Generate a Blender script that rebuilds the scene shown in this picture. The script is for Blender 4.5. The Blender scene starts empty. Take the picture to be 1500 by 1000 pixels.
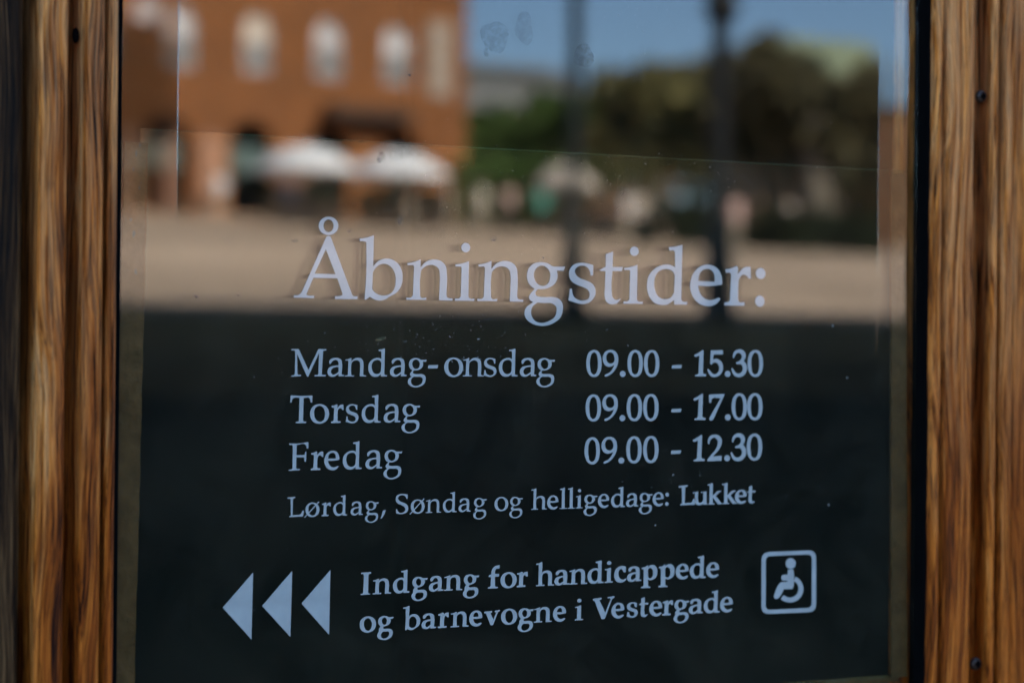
import bpy, bmesh, math, random
from mathutils import Vector, Matrix, Quaternion
rnd = random.Random(7)
R = math.radians
S = bpy.context.scene
COL = S.collection

# ------------------------------------------------------------------ camera
CAM = Vector((-0.74761, -1.30041, 1.49804))
RT = Vector((0.86690043, -0.49839669, 0.00918558))
UP = Vector((-0.00861501, 0.00344471, 0.99995696))
FW = Vector((0.49840688, 0.86694225, 0.00130747))
FPX = 3542.0                       # focal length in pixels of a 1500 px wide picture (85 mm on 36 mm)
cd = bpy.data.cameras.new('camera')
cd.lens = FPX * 36 / 1500
cd.sensor_width = 36
cd.clip_start = 0.05
cd.clip_end = 3000
cd.dof.use_dof = True
cd.dof.focus_distance = 1.475
cd.dof.aperture_fstop = 5.0
cam = bpy.data.objects.new('camera', cd)
COL.objects.link(cam)
m = Matrix((RT, UP, -FW)).transposed().to_4x4()
m.translation = CAM
cam.matrix_world = m
S.camera = cam

# ------------------------------------------------------------------ sky, sun, exposure
SUN_EL, SUN_AZ = R(40), R(24)
w = bpy.data.worlds.new('World')
S.world = w
w.use_nodes = True
nt = w.node_tree
bg = nt.nodes['Background']
sky = nt.nodes.new('ShaderNodeTexSky')
sky.sky_type = 'NISHITA'
sky.sun_disc = False
sky.sun_elevation = SUN_EL
sky.sun_rotation = SUN_AZ
sky.air_density = 1.0
sky.dust_density = 0.0
sky.ozone_density = 4.6
sky.altitude = 1500
nt.links.new(sky.outputs[0], bg.inputs[0])
bg.inputs[1].default_value = 0.072
sd = Vector((math.sin(SUN_AZ) * math.cos(SUN_EL), math.cos(SUN_AZ) * math.cos(SUN_EL), math.sin(SUN_EL)))
sl = bpy.data.lights.new('sun', 'SUN')
sl.energy = 3.0
sl.angle = R(0.5)
sl.color = (1.0, 0.93, 0.84)
so = bpy.data.objects.new('sun', sl)
so.rotation_euler = sd.to_track_quat('Z', 'Y').to_euler()
so.location = (0, 0, 60)
COL.objects.link(so)
S.view_settings.view_transform = 'Standard'
S.view_settings.look = 'None'
S.view_settings.gamma = 1
S.view_settings.exposure = 3.4
S.cycles.use_denoising = True
S.cycles.max_bounces = 12
S.cycles.transparent_max_bounces = 24
S.cycles.transmission_bounces = 12

# ------------------------------------------------------------------ helpers
def setp(o, label=None, cat=None, group=None, kind=None):
    if label: o['label'] = label
    if cat: o['category'] = cat
    if group: o['group'] = group
    if kind: o['kind'] = kind
    return o

def empty(name, loc=(0, 0, 0), rz=0.0, **k):
    o = bpy.data.objects.new(name, None)
    o.empty_display_size = 0.1
    o.location = loc
    o.rotation_euler = (0, 0, rz)
    COL.objects.link(o)
    return setp(o, **k)

def mobj(name, me, mat=None, parent=None, loc=None, **k):
    o = bpy.data.objects.new(name, me)
    if mat and not me.materials: me.materials.append(mat)
    COL.objects.link(o)
    if parent: o.parent = parent
    if loc is not None: o.location = loc
    return setp(o, **k)

def mesh(name, vs, fs, smooth=False):
    me = bpy.data.meshes.new(name)
    me.from_pydata([tuple(v) for v in vs], [], fs)
    me.update()
    if smooth:
        me.polygons.foreach_set('use_smooth', [True] * len(me.polygons))
    return me

class MB:
    def __init__(s): s.v = []; s.f = []
    def box(s, a, b):
        n = len(s.v)
        x0, y0, z0 = a; x1, y1, z1 = b
        s.v += [(x0,y0,z0),(x1,y0,z0),(x1,y1,z0),(x0,y1,z0),(x0,y0,z1),(x1,y0,z1),(x1,y1,z1),(x0,y1,z1)]
        s.f += [(n,n+3,n+2,n+1),(n+4,n+5,n+6,n+7),(n,n+1,n+5,n+4),(n+1,n+2,n+6,n+5),(n+2,n+3,n+7,n+6),(n+3,n,n+4,n+7)]
        return s
    def tube(s, pts, rad, n=12):
        """tapered tube through pts with one radius each"""
        base = len(s.v)
        for i, p in enumerate(pts):
            p = Vector(p)
            a = Vector(pts[max(i-1, 0)]); b = Vector(pts[min(i+1, len(pts)-1)])
            d = (b - a).normalized()
            q = d.to_track_quat('Z', 'Y')
            r = rad[i] if isinstance(rad, (list, tuple)) else rad
            for k in range(n):
                t = 2*math.pi*k/n
                s.v.append(tuple(p + q @ Vector((r*math.cos(t), r*math.sin(t), 0))))
        for i in range(len(pts)-1):
            for k in range(n):
                k2 = (k+1) % n
                s.f.append((base+i*n+k, base+i*n+k2, base+(i+1)*n+k2, base+(i+1)*n+k))
        s.f.append(tuple(base+k for k in reversed(range(n))))
        s.f.append(tuple(base+(len(pts)-1)*n+k for k in range(n)))
        return s
    def lathe(s, prof, c=(0,0,0), n=16):
        base = len(s.v)
        for r, z in prof:
            for k in range(n):
                t = 2*math.pi*k/n
                s.v.append((c[0]+r*math.cos(t), c[1]+r*math.sin(t), c[2]+z))
        for i in range(len(prof)-1):
            for k in range(n):
                k2 = (k+1) % n
                s.f.append((base+i*n+k, base+i*n+k2, base+(i+1)*n+k2, base+(i+1)*n+k))
        return s
    def build(s, name, mat, parent=None, loc=None, smooth=False, **k):
        return mobj(name, mesh(name, s.v, s.f, smooth), mat, parent, loc, **k)

def fill2d(contours, depth=0.0):
    """closed polylines (nested ones become holes) -> mesh in the local XY plane, extruded by depth"""
    cu = bpy.data.curves.new('tmp', 'CURVE')
    cu.dimensions = '2D'
    cu.fill_mode = 'BOTH'
    cu.extrude = depth / 2
    for c in contours:
        sp = cu.splines.new('POLY')
        sp.points.add(len(c) - 1)
        for i, (x, y) in enumerate(c): sp.points[i].co = (x, y, 0, 1)
        sp.use_cyclic_u = True
    ob = bpy.data.objects.new('tmp', cu)
    me = bpy.data.meshes.new_from_object(ob)
    bpy.data.objects.remove(ob)
    bpy.data.curves.remove(cu)
    return me

def upright(me, dy=0.0):
    """local XY -> XZ plane"""
    for v in me.vertices:
        x, y, z = v.co
        v.co = (x, -z + dy, y)
    return me

# ------------------------------------------------------------------ materials
def newmat(name):
    mt = bpy.data.materials.new(name)
    mt.use_nodes = True
    t = mt.node_tree
    p = t.nodes['Principled BSDF']
    return mt, t, p

def N(t, kind, **k):
    n = t.nodes.new(kind)
    for a, b in k.items():
        if a.startswith('i_'): n.inputs[a[2:].replace('_', ' ')].default_value = b
        else: setattr(n, a, b)
    return n

def ramp(t, fac, stops):
    r = t.nodes.new('ShaderNodeValToRGB')
    e = r.color_ramp.elements
    while len(e) < len(stops): e.new(0.5)
    for i, (p, c) in enumerate(stops):
        e[i].position = p
        e[i].color = (c[0], c[1], c[2], 1) if isinstance(c, (tuple, list)) else (c, c, c, 1)
    t.links.new(fac, r.inputs[0])
    return r.outputs[0]

def plain(name, col, rough=0.6, var=0.15, scale=3.0, metal=0.0, spec=0.5, bump=0.0):
    mt, t, p = newmat(name)
    tc = N(t, 'ShaderNodeTexCoord')
    no = N(t, 'ShaderNodeTexNoise', i_Scale=scale, i_Detail=5.0)
    t.links.new(tc.outputs['Object'], no.inputs['Vector'])
    lo = tuple(c*(1-var) for c in col); hi = tuple(min(1, c*(1+var)) for c in col)
    t.links.new(ramp(t, no.outputs['Fac'], [(0.3, lo), (0.7, hi)]), p.inputs['Base Color'])
    p.inputs['Roughness'].default_value = rough
    p.inputs['Metallic'].default_value = metal
    p.inputs['Specular IOR Level'].default_value = spec
    if bump:
        b = N(t, 'ShaderNodeBump', i_Strength=bump, i_Distance=0.01)
        t.links.new(no.outputs['Fac'], b.inputs['Height'])
        t.links.new(b.outputs[0], p.inputs['Normal'])
    return mt

def wood(name, dark, mid, light, grey, seed=0.0, rough=0.55, contrast=1.0, sky_fade=0.0):
    mt, t, p = newmat(name)
    L = t.links.new
    tc = N(t, 'ShaderNodeTexCoord')
    # slow sideways drift so that the grain leans and wanders
    mp0 = N(t, 'ShaderNodeMapping'); mp0.inputs['Location'].default_value = (seed, seed*2, seed*3)
    mp0.inputs['Scale'].default_value = (9, 9, 2.2)
    L(tc.outputs['Object'], mp0.inputs[0])
    drift = N(t, 'ShaderNodeTexNoise', i_Scale=1.6, i_Detail=2.0)
    L(mp0.outputs[0], drift.inputs['Vector'])
    dsub = N(t, 'ShaderNodeVectorMath', operation='SUBTRACT'); dsub.inputs[1].default_value = (0.5, 0.5, 0.5)
    L(drift.outputs['Color'], dsub.inputs[0])
    dmul = N(t, 'ShaderNodeVectorMath', operation='MULTIPLY'); dmul.inputs[1].default_value = (0.034, 0.014, 0.0)
    L(dsub.outputs[0], dmul.inputs[0])
    dadd = N(t, 'ShaderNodeVectorMath', operation='ADD')
    L(tc.outputs['Object'], dadd.inputs[0]); L(dmul.outputs[0], dadd.inputs[1])
    def streak(sx, sz, scale, det, dist=0.0, off=0.0):
        mp = N(t, 'ShaderNodeMapping')
        mp.inputs['Location'].default_value = (seed+off, off, seed-off)
        mp.inputs['Scale'].default_value = (sx, sx*0.6, sz)
        L(dadd.outputs[0], mp.inputs[0])
        n = N(t, 'ShaderNodeTexNoise', i_Scale=scale, i_Detail=det, i_Roughness=0.6, i_Distortion=dist)
        L(mp.outputs[0], n.inputs['Vector'])
        return n.outputs['Fac']
    broad = streak(60, 2.0, 1.0, 4, 0.9)
    midg = streak(300, 6, 1.0, 5, 0.8, 3.0)
    fine = streak(900, 16, 1.0, 5, 0.6, 7.0)
    pores = streak(1300, 40, 1.0, 4, 0.4, 11.0)
    mixa = N(t, 'ShaderNodeMath', operation='MULTIPLY_ADD'); mixa.inputs[1].default_value = 0.42
    L(broad, mixa.inputs[0])
    m2 = N(t, 'ShaderNodeMath', operation='MULTIPLY'); m2.inputs[1].default_value = 0.34
    m2b = N(t, 'ShaderNodeMath', operation='MULTIPLY_ADD'); m2b.inputs[1].default_value = 0.24; L(fine, m2b.inputs[0])
    L(midg, m2.inputs[0]); L(m2.outputs[0], m2b.inputs[2]); L(m2b.outputs[0], mixa.inputs[2])
    c1 = ramp(t, mixa.outputs[0], [(0.40, dark), (0.475, mid), (0.56, light), (0.66, grey)])
    f1 = ramp(t, fine, [(0.36, 0.22), (0.50, 0.95), (0.7, 1.2)])
    p1 = ramp(t, pores, [(0.40, 0.15), (0.46, 1.0)])
    mu = N(t, 'ShaderNodeMix', data_type='RGBA', blend_type='MULTIPLY'); mu.inputs[0].default_value = 0.75*contrast
    L(c1, mu.inputs[6]); L(f1, mu.inputs[7])
    mu2 = N(t, 'ShaderNodeMix', data_type='RGBA', blend_type='MULTIPLY'); mu2.inputs[0].default_value = 0.6*contrast
    L(mu.outputs[2], mu2.inputs[6]); L(p1, mu2.inputs[7])
    # sky-light falloff painted into the wood: paler higher up, darker and oranger lower down
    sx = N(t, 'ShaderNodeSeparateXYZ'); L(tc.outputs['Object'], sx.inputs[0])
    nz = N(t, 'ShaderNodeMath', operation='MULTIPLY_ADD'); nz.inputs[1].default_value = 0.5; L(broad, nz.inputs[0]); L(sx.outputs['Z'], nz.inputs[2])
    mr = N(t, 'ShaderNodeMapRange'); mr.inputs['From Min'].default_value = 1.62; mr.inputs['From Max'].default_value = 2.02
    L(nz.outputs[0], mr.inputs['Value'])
    mm_ = N(t, 'ShaderNodeMath', operation='MULTIPLY'); mm_.inputs[1].default_value = sky_fade; L(mr.outputs[0], mm_.inputs[0])
    low_shade = N(t, 'ShaderNodeMix', data_type='RGBA', blend_type='MULTIPLY'); low_shade.inputs[0].default_value = 1.0 if sky_fade else 0.0
    low_shade.inputs[7].default_value = (0.74, 0.58, 0.42, 1)
    L(mu2.outputs[2], low_shade.inputs[6])
    fin = N(t, 'ShaderNodeMix', data_type='RGBA'); L(mm_.outputs[0], fin.inputs[0]); L(low_shade.outputs[2], fin.inputs[6])
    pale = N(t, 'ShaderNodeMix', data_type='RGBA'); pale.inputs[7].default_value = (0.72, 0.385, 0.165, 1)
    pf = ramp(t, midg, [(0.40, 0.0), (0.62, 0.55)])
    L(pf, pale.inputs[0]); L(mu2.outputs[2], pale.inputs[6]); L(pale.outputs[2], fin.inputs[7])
    L(fin.outputs[2], p.inputs['Base Color'])
    p.inputs['Roughness'].default_value = rough
    p.inputs['Specular IOR Level'].default_value = 0.08
    hs = N(t, 'ShaderNodeMath', operation='ADD'); L(f1, hs.inputs[0]); L(p1, hs.inputs[1])
    b = N(t, 'ShaderNodeBump', i_Strength=0.55, i_Distance=0.0006)
    L(hs.outputs[0], b.inputs['Height'])
    b2 = N(t, 'ShaderNodeBump', i_Strength=0.6, i_Distance=0.002)
    L(mixa.outputs[0], b2.inputs['Height']); L(b.outputs[0], b2.inputs['Normal'])
    L(b2.outputs[0], p.inputs['Normal'])
    return mt

def window_glass(name, f0, tint=(0.97, 0.98, 0.95), haze=0.0, wav=0.0):
    """thin sheet: part mirror by angle, part clear, with a faint film of dirt"""
    mt, t, p = newmat(name)
    L = t.links.new
    t.nodes.remove(p)
    out = [n for n in t.nodes if n.type == 'OUTPUT_MATERIAL'][0]
    geo = N(t, 'ShaderNodeNewGeometry')
    dot = N(t, 'ShaderNodeVectorMath', operation='DOT_PRODUCT')
    L(geo.outputs['Normal'], dot.inputs[0]); L(geo.outputs['Incoming'], dot.inputs[1])
    ab = N(t, 'ShaderNodeMath', operation='ABSOLUTE'); L(dot.outputs['Value'], ab.inputs[0])
    om = N(t, 'ShaderNodeMath', operation='SUBTRACT', use_clamp=True); om.inputs[0].default_value = 1; L(ab.outputs[0], om.inputs[1])
    pw = N(t, 'ShaderNodeMath', operation='POWER'); pw.inputs[1].default_value = 5; L(om.outputs[0], pw.inputs[0])
    sc = N(t, 'ShaderNodeMath', operation='MULTIPLY_ADD', use_clamp=True)
    sc.inputs[1].default_value = 1-f0; sc.inputs[2].default_value = f0
    L(pw.outputs[0], sc.inputs[0])
    gl = N(t, 'ShaderNodeBsdfGlossy', i_Roughness=0.0)
    gl.inputs['Color'].default_value = (1, 1, 1, 1)
    if wav:
        tc = N(t, 'ShaderNodeTexCoord')
        mp = N(t, 'ShaderNodeMapping'); mp.inputs['Scale'].default_value = (1, 0.05, 0.6); L(tc.outputs['Object'], mp.inputs[0])
        nw = N(t, 'ShaderNodeTexNoise', i_Scale=6.0, i_Detail=1.0); L(mp.outputs[0], nw.inputs['Vector'])
        bw = N(t, 'ShaderNodeBump', i_Strength=wav, i_Distance=0.002); L(nw.outputs['Fac'], bw.inputs['Height'])
        L(bw.outputs[0], gl.inputs['Normal'])
    tr = N(t, 'ShaderNodeBsdfTransparent'); tr.inputs['Color'].default_value = (*tint, 1)
    mx = N(t, 'ShaderNodeMixShader')
    L(sc.outputs[0], mx.inputs[0]); L(tr.outputs[0], mx.inputs[1]); L(gl.outputs[0], mx.inputs[2])
    last = mx
    if haze:
        df = N(t, 'ShaderNodeBsdfDiffuse'); df.inputs['Color'].default_value = (0.58, 0.46, 0.30, 1)
        tc2 = N(t, 'ShaderNodeTexCoord')
        n1 = N(t, 'ShaderNodeTexNoise', i_Scale=14.0, i_Detail=6.0, i_Roughness=0.65, i_Distortion=0.6); L(tc2.outputs['Object'], n1.inputs['Vector'])
        n2 = N(t, 'ShaderNodeTexNoise', i_Scale=650.0, i_Detail=2.0); L(tc2.outputs['Object'], n2.inputs['Vector'])
        a = ramp(t, n1.outputs['Fac'], [(0.40, 0.05), (0.68, 1.0)])
        b = ramp(t, n2.outputs['Fac'], [(0.5, 0.4), (0.72, 1.0)])
        mm = N(t, 'ShaderNodeMath', operation='MULTIPLY'); L(a, mm.inputs[0]); L(b, mm.inputs[1])
        m3 = N(t, 'ShaderNodeMath', operation='MULTIPLY'); m3.inputs[1].default_value = haze; L(mm.outputs[0], m3.inputs[0])
        mh = N(t, 'ShaderNodeMixShader'); L(m3.outputs[0], mh.inputs[0]); L(mx.outputs[0], mh.inputs[1]); L(df.outputs[0], mh.inputs[2])
        last = mh
    L(last.outputs[0], out.inputs[0])
    return mt

def smear(name, col, alpha, scale, kind='noise'):
    mt, t, p = newmat(name)
    L = t.links.new
    t.nodes.remove(p)
    out = [n for n in t.nodes if n.type == 'OUTPUT_MATERIAL'][0]
    df = N(t, 'ShaderNodeBsdfDiffuse'); df.inputs['Color'].default_value = (*col, 1)
    tr = N(t, 'ShaderNodeBsdfTransparent')
    tc = N(t, 'ShaderNodeTexCoord')
    if kind == 'ridges':
        tx = N(t, 'ShaderNodeTexWave', wave_type='RINGS', rings_direction='SPHERICAL', i_Scale=scale, i_Distortion=9.0, i_Detail=2.0)
        tx.inputs['Detail Scale'].default_value = 0.6
        src = tx.outputs['Fac']
    else:
        tx = N(t, 'ShaderNodeTexNoise', i_Scale=scale, i_Detail=4.0)
        src = tx.outputs['Fac']
    L(tc.outputs['Object'], tx.inputs['Vector'])
    n2 = N(t, 'ShaderNodeTexNoise', i_Scale=260.0, i_Detail=3.0); L(tc.outputs['Object'], n2.inputs['Vector'])
    a = ramp(t, src, [(0.25, 0.35), (0.75, 1.0)]); b = ramp(t, n2.outputs['Fac'], [(0.35, 0.25), (0.6, 1.0)])
    mm = N(t, 'ShaderNodeMath', operation='MULTIPLY'); L(a, mm.inputs[0]); L(b, mm.inputs[1])
    m3 = N(t, 'ShaderNodeMath', operation='MULTIPLY'); m3.inputs[1].default_value = alpha; L(mm.outputs[0], m3.inputs[0])
    mx = N(t, 'ShaderNodeMixShader'); L(m3.outputs[0], mx.inputs[0]); L(tr.outputs[0], mx.inputs[1]); L(df.outputs[0], mx.inputs[2])
    L(mx.outputs[0], out.inputs[0])
    return mt

def brick_mat(name, c1, c2, mortar):
    mt, t, p = newmat(name)
    tc = N(t, 'ShaderNodeTexCoord')
    mp = N(t, 'ShaderNodeMapping'); mp.inputs['Rotation'].default_value = (R(90), 0, 0)
    t.links.new(tc.outputs['Object'], mp.inputs[0])
    b = N(t, 'ShaderNodeTexBrick', i_Scale=4.0)
    b.inputs['Color1'].default_value = (*c1, 1); b.inputs['Color2'].default_value = (*c2, 1); b.inputs['Mortar'].default_value = (*mortar, 1)
    t.links.new(mp.outputs[0], b.inputs['Vector'])
    no = N(t, 'ShaderNodeTexNoise', i_Scale=0.5, i_Detail=4.0); t.links.new(tc.outputs['Object'], no.inputs['Vector'])
    v = ramp(t, no.outputs['Fac'], [(0.3, 0.75), (0.7, 1.1)])
    mu = N(t, 'ShaderNodeMix', data_type='RGBA', blend_type='MULTIPLY'); mu.inputs[0].default_value = 1.0
    t.links.new(b.outputs['Color'], mu.inputs[6]); t.links.new(v, mu.inputs[7])
    t.links.new(mu.outputs[2], p.inputs['Base Color'])
    p.inputs['Roughness'].default_value = 0.85
    return mt

M = {}
M['oak'] = wood('weathered_oak', (0.045, 0.010, 0.001), (0.37, 0.095, 0.010), (0.66, 0.215, 0.028), (0.80, 0.38, 0.12), seed=1.3, sky_fade=1.0)
M['oak2'] = wood('weathered_oak_right', (0.045, 0.010, 0.001), (0.39, 0.100, 0.010), (0.72, 0.230, 0.032), (0.83, 0.38, 0.11), seed=5.7, sky_fade=1.0)
M['jamb'] = wood('grey_brown_jamb', (0.006, 0.003, 0.001), (0.036, 0.015, 0.004), (0.12, 0.058, 0.020), (0.20, 0.115, 0.050), seed=9.1)
M['rubber'] = plain('black_gasket', (0.0025, 0.0025, 0.0025), 0.8, 0.2, 60, spec=0.02)
M['glass_rear'] = window_glass('front_glass_back_face', 0.031, haze=0.0)
M['glass'] = window_glass('front_glass', 0.052, haze=0.016)
M['glass_back'] = window_glass('second_sheet', 0.022, tint=(0.90, 0.96, 0.90), haze=0.017)
M['vinyl'] = plain('white_vinyl', (0.325, 0.335, 0.300), 0.04, 0.10, 70, spec=0.5)
M['vinyl'].node_tree.nodes['Principled BSDF'].inputs['IOR'].default_value = 1.82
M['tape'] = plain('yellowed_foam_tape', (0.085, 0.046, 0.016), 0.8, 0.25, 90, bump=0.3, spec=0.03)
M['tape_chip'] = plain('dark_chip', (0.03, 0.03, 0.025), 0.8)
M['dust'] = plain('pale_dust', (0.15, 0.15, 0.125), 0.9, 0.2, 500)
M['dark_fleck'] = plain('dark_fleck', (0.05, 0.045, 0.04), 0.9)
M['print'] = smear('greasy_print', (0.15, 0.16, 0.16), 0.28, 420, 'ridges')
M['smudge'] = smear('dried_drop', (0.16, 0.15, 0.13), 0.35, 200)
M['screw'] = plain('rusty_screw', (0.035, 0.022, 0.015), 0.4, 0.5, 300, metal=0.3, spec=0.3)
M['hole'] = plain('dark_hole', (0.003, 0.002, 0.002), 0.95, spec=0.0)
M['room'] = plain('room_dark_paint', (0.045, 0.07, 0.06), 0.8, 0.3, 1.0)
M['render_wall'] = plain('grey_stone_wall', (0.32, 0.29, 0.25), 0.9, 0.15, 2.0)
M['dark_shade_ground'] = plain('dark_shade_ground', (0.036, 0.026, 0.013), 0.95, 0.5, 0.5, spec=0.05)  # ground colour darkened to carry the building's shade
M['paving'] = plain('pale_paving', (0.39, 0.28, 0.20), 0.9, 0.30, 0.13, spec=0.15)
M['brick'] = brick_mat('red_brick', (0.34, 0.115, 0.022), (0.28, 0.088, 0.015), (0.36, 0.17, 0.08))
M['brick_orange'] = brick_mat('orange_brick', (0.20, 0.085, 0.035), (0.16, 0.065, 0.025), (0.16, 0.1, 0.06))
M['white'] = plain('white_paint', (0.78, 0.76, 0.72), 0.6, 0.05, 2)
M['blind'] = plain('pale_blind', (0.80, 0.76, 0.74), 0.8, 0.1, 1.0)
M['stone'] = plain('sandstone', (0.48, 0.38, 0.29), 0.8, 0.12, 1.0)
M['stone_dark'] = plain('weathered_stone', (0.12, 0.095, 0.07), 0.9, 0.2, 1.0)
M['grey_pane'] = plain('grey_pane', (0.26, 0.25, 0.235), 0.4, 0.3, 1.0)
M['brick_pale'] = plain('pink_brick', (0.40, 0.20, 0.12), 0.9, 0.1, 1.0)
M['blind_warm'] = plain('cream_blind', (0.88, 0.74, 0.58), 0.8, 0.05, 1.0)
M['teal'] = plain('teal_shopfront', (0.09, 0.13, 0.12), 0.35, 0.2, 1.0)
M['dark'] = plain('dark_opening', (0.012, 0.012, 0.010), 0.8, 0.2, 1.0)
M['timber'] = plain('dark_timber', (0.06, 0.035, 0.02), 0.7, 0.2, 2.0)
M['canvas'] = plain('white_canvas', (0.72, 0.70, 0.71), 0.8, 0.04, 1.0)
M['canvas_beige'] = plain('beige_canvas', (0.45, 0.37, 0.31), 0.8, 0.08, 1.0)
M['canvas_green'] = plain('green_canvas', (0.10, 0.24, 0.18), 0.8, 0.08, 1.0)
M['iron'] = plain('dark_green_iron', (0.010, 0.016, 0.016), 0.5, 0.2, 5.0)
M['iron_black'] = plain('black_iron', (0.010, 0.009, 0.008), 0.5, 0.2, 5.0)
M['bark'] = plain('bark', (0.09, 0.07, 0.05), 0.9, 0.3, 4.0)
M['leaf'] = plain('dark_leaves', (0.11, 0.095, 0.045), 0.7, 0.4, 0.6, spec=0.15)
M['leaf2'] = plain('olive_leaves', (0.22, 0.20, 0.078), 0.7, 0.4, 0.6, spec=0.15)
M['leaf3'] = plain('hedge_leaves', (0.085, 0.14, 0.035), 0.7, 0.4, 0.8, spec=0.15)
M['hedge_dark'] = plain('dark_hedge', (0.035, 0.042, 0.022), 0.8, 0.3, 0.8, spec=0.1)
M['hedge_olive'] = plain('olive_hedge', (0.13, 0.115, 0.045), 0.8, 0.4, 0.5, spec=0.1)
M['copper_leaf'] = plain('copper_beech_leaves', (0.07, 0.035, 0.02), 0.7, 0.3, 0.6, spec=0.15)
M['stain'] = smear('dried_stain', (0.17, 0.14, 0.07), 0.7, 500)
M['sheet_edge'] = smear('green_sheet_edge', (0.08, 0.12, 0.06), 0.30, 60)
M['edge'] = smear('bevel_highlight', (0.34, 0.24, 0.15), 0.26, 30)  # pale colour for the highlight painted along the bevel
M['copper'] = plain('green_copper', (0.25, 0.29, 0.17), 0.6, 0.1, 0.5)
M['grey_wall'] = plain('grey_render', (0.17, 0.18, 0.17), 0.9, 0.08, 0.5)
M['slate'] = plain('slate', (0.10, 0.11, 0.11), 0.7, 0.15, 1.0)
M['skin'] = plain('skin', (0.50, 0.30, 0.21), 0.6, 0.05, 4)
M['hair'] = plain('hair', (0.05, 0.03, 0.02), 0.6, 0.2, 30)

# ------------------------------------------------------------------ picture point -> point on the door
def ray(px, py): return FW + RT * ((px-750)/FPX) + UP * ((500-py)/FPX)
def on(px, py, Y=0.0):
    d = ray(px, py)
    return CAM + d * ((Y - CAM.y) / d.y)

# ------------------------------------------------------------------ the ground
def gz(y): return -0.075*y if y < 0 else 0.0
def sheet(name, x0, x1, ya, yb, mat, dz=0.0, kind='structure', nx=8, ny=10):
    vs = []; fs = []
    for j in range(ny+1):
        y = ya + (yb-ya)*j/ny
        for i in range(nx+1):
            vs.append((x0+(x1-x0)*i/nx, y, gz(y)+dz))
    for j in range(ny):
        for i in range(nx):
            a = j*(nx+1)+i
            fs.append((a, a+nx+1, a+nx+2, a+1))
    return mobj(name, mesh(name, vs, fs), mat, kind=kind)
sheet('square', -320, 420, -24.0, -420, M['paving'])
sheet('shade_ground_near', -320, 420, 0.0, -14.8, M['dark_shade_ground'])  # darkest ground sheet, the building's shade is put into its colour
M['shade_tone'] = plain('light_shade_ground', (0.165, 0.100, 0.036), 0.95, 0.35, 0.6, spec=0.05)  # graded strips: building shade painted into the ground, darker towards the door
M['shade_tone2'] = plain('mid_shade_ground', (0.155, 0.092, 0.034), 0.95, 0.4, 0.5, spec=0.05)
M['shade_tone3'] = plain('deep_shade_ground', (0.105, 0.064, 0.025), 0.95, 0.4, 0.5, spec=0.05)
sheet('shade_strip_outer', -320, 420, -21.2, -24.0, M['shade_tone'])
sheet('shade_strip_mid', -320, 420, -18.6, -21.2, M['shade_tone2'])
sheet('shade_strip_inner', -320, 420, -14.8, -18.6, M['shade_tone3'])
kb = MB(); kb.v = [(-320, -24.0, gz(-24.0)+0.0), (420, -24.0, gz(-24.0)), (420, -24.0, gz(-24.0)+.12), (-320, -24.0, gz(-24.0)+.12), (-320, -24.3, gz(-24.3)+.12), (420, -24.3, gz(-24.3)+.12), (420, -24.3, gz(-24.3)), (-320, -24.3, gz(-24.3))]
kb.f = [(0,1,2,3),(3,2,5,4),(4,5,6,7)]
kb.build('kerb', M['stone'], kind='structure')

# ------------------------------------------------------------------ our own building round the door
H = 23.8
own = empty('town_building', (0, 0, 0), label='grey stone town building that the lettered oak door belongs to', cat='building')
DW, DH = 0.62, 2.3                       # half width and height of the doorway
wl = MB()
wl.box((-40, -0.012, -0.2), (-DW, 0.35, H)); wl.box((DW, -0.012, -0.2), (55, 0.35, H)); wl.box((-DW, -0.012, DH), (DW, 0.35, H))
wl.box((-40, 12, -0.2), (55, 12.35, H)); wl.box((-40.3, -0.012, -0.2), (-40, 12.35, H)); wl.box((55, -0.012, -0.2), (55.3, 12.35, H))
wl.build('wall', M['render_wall'], own)
MB().box((-40.6, -0.3, H), (55.6, 12.6, H+0.4)).build('roof', M['slate'], own)
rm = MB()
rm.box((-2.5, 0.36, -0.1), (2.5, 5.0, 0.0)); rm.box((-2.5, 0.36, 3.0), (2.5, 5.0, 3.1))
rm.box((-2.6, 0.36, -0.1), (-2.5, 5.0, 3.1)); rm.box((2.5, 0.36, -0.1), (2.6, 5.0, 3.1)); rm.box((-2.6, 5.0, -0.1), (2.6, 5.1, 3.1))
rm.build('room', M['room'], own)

# ------------------------------------------------------------------ the door
door = empty('oak_door', (0, 0, 0), label='weathered oak door with a glass pane lettered in white with opening hours', cat='door')

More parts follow.
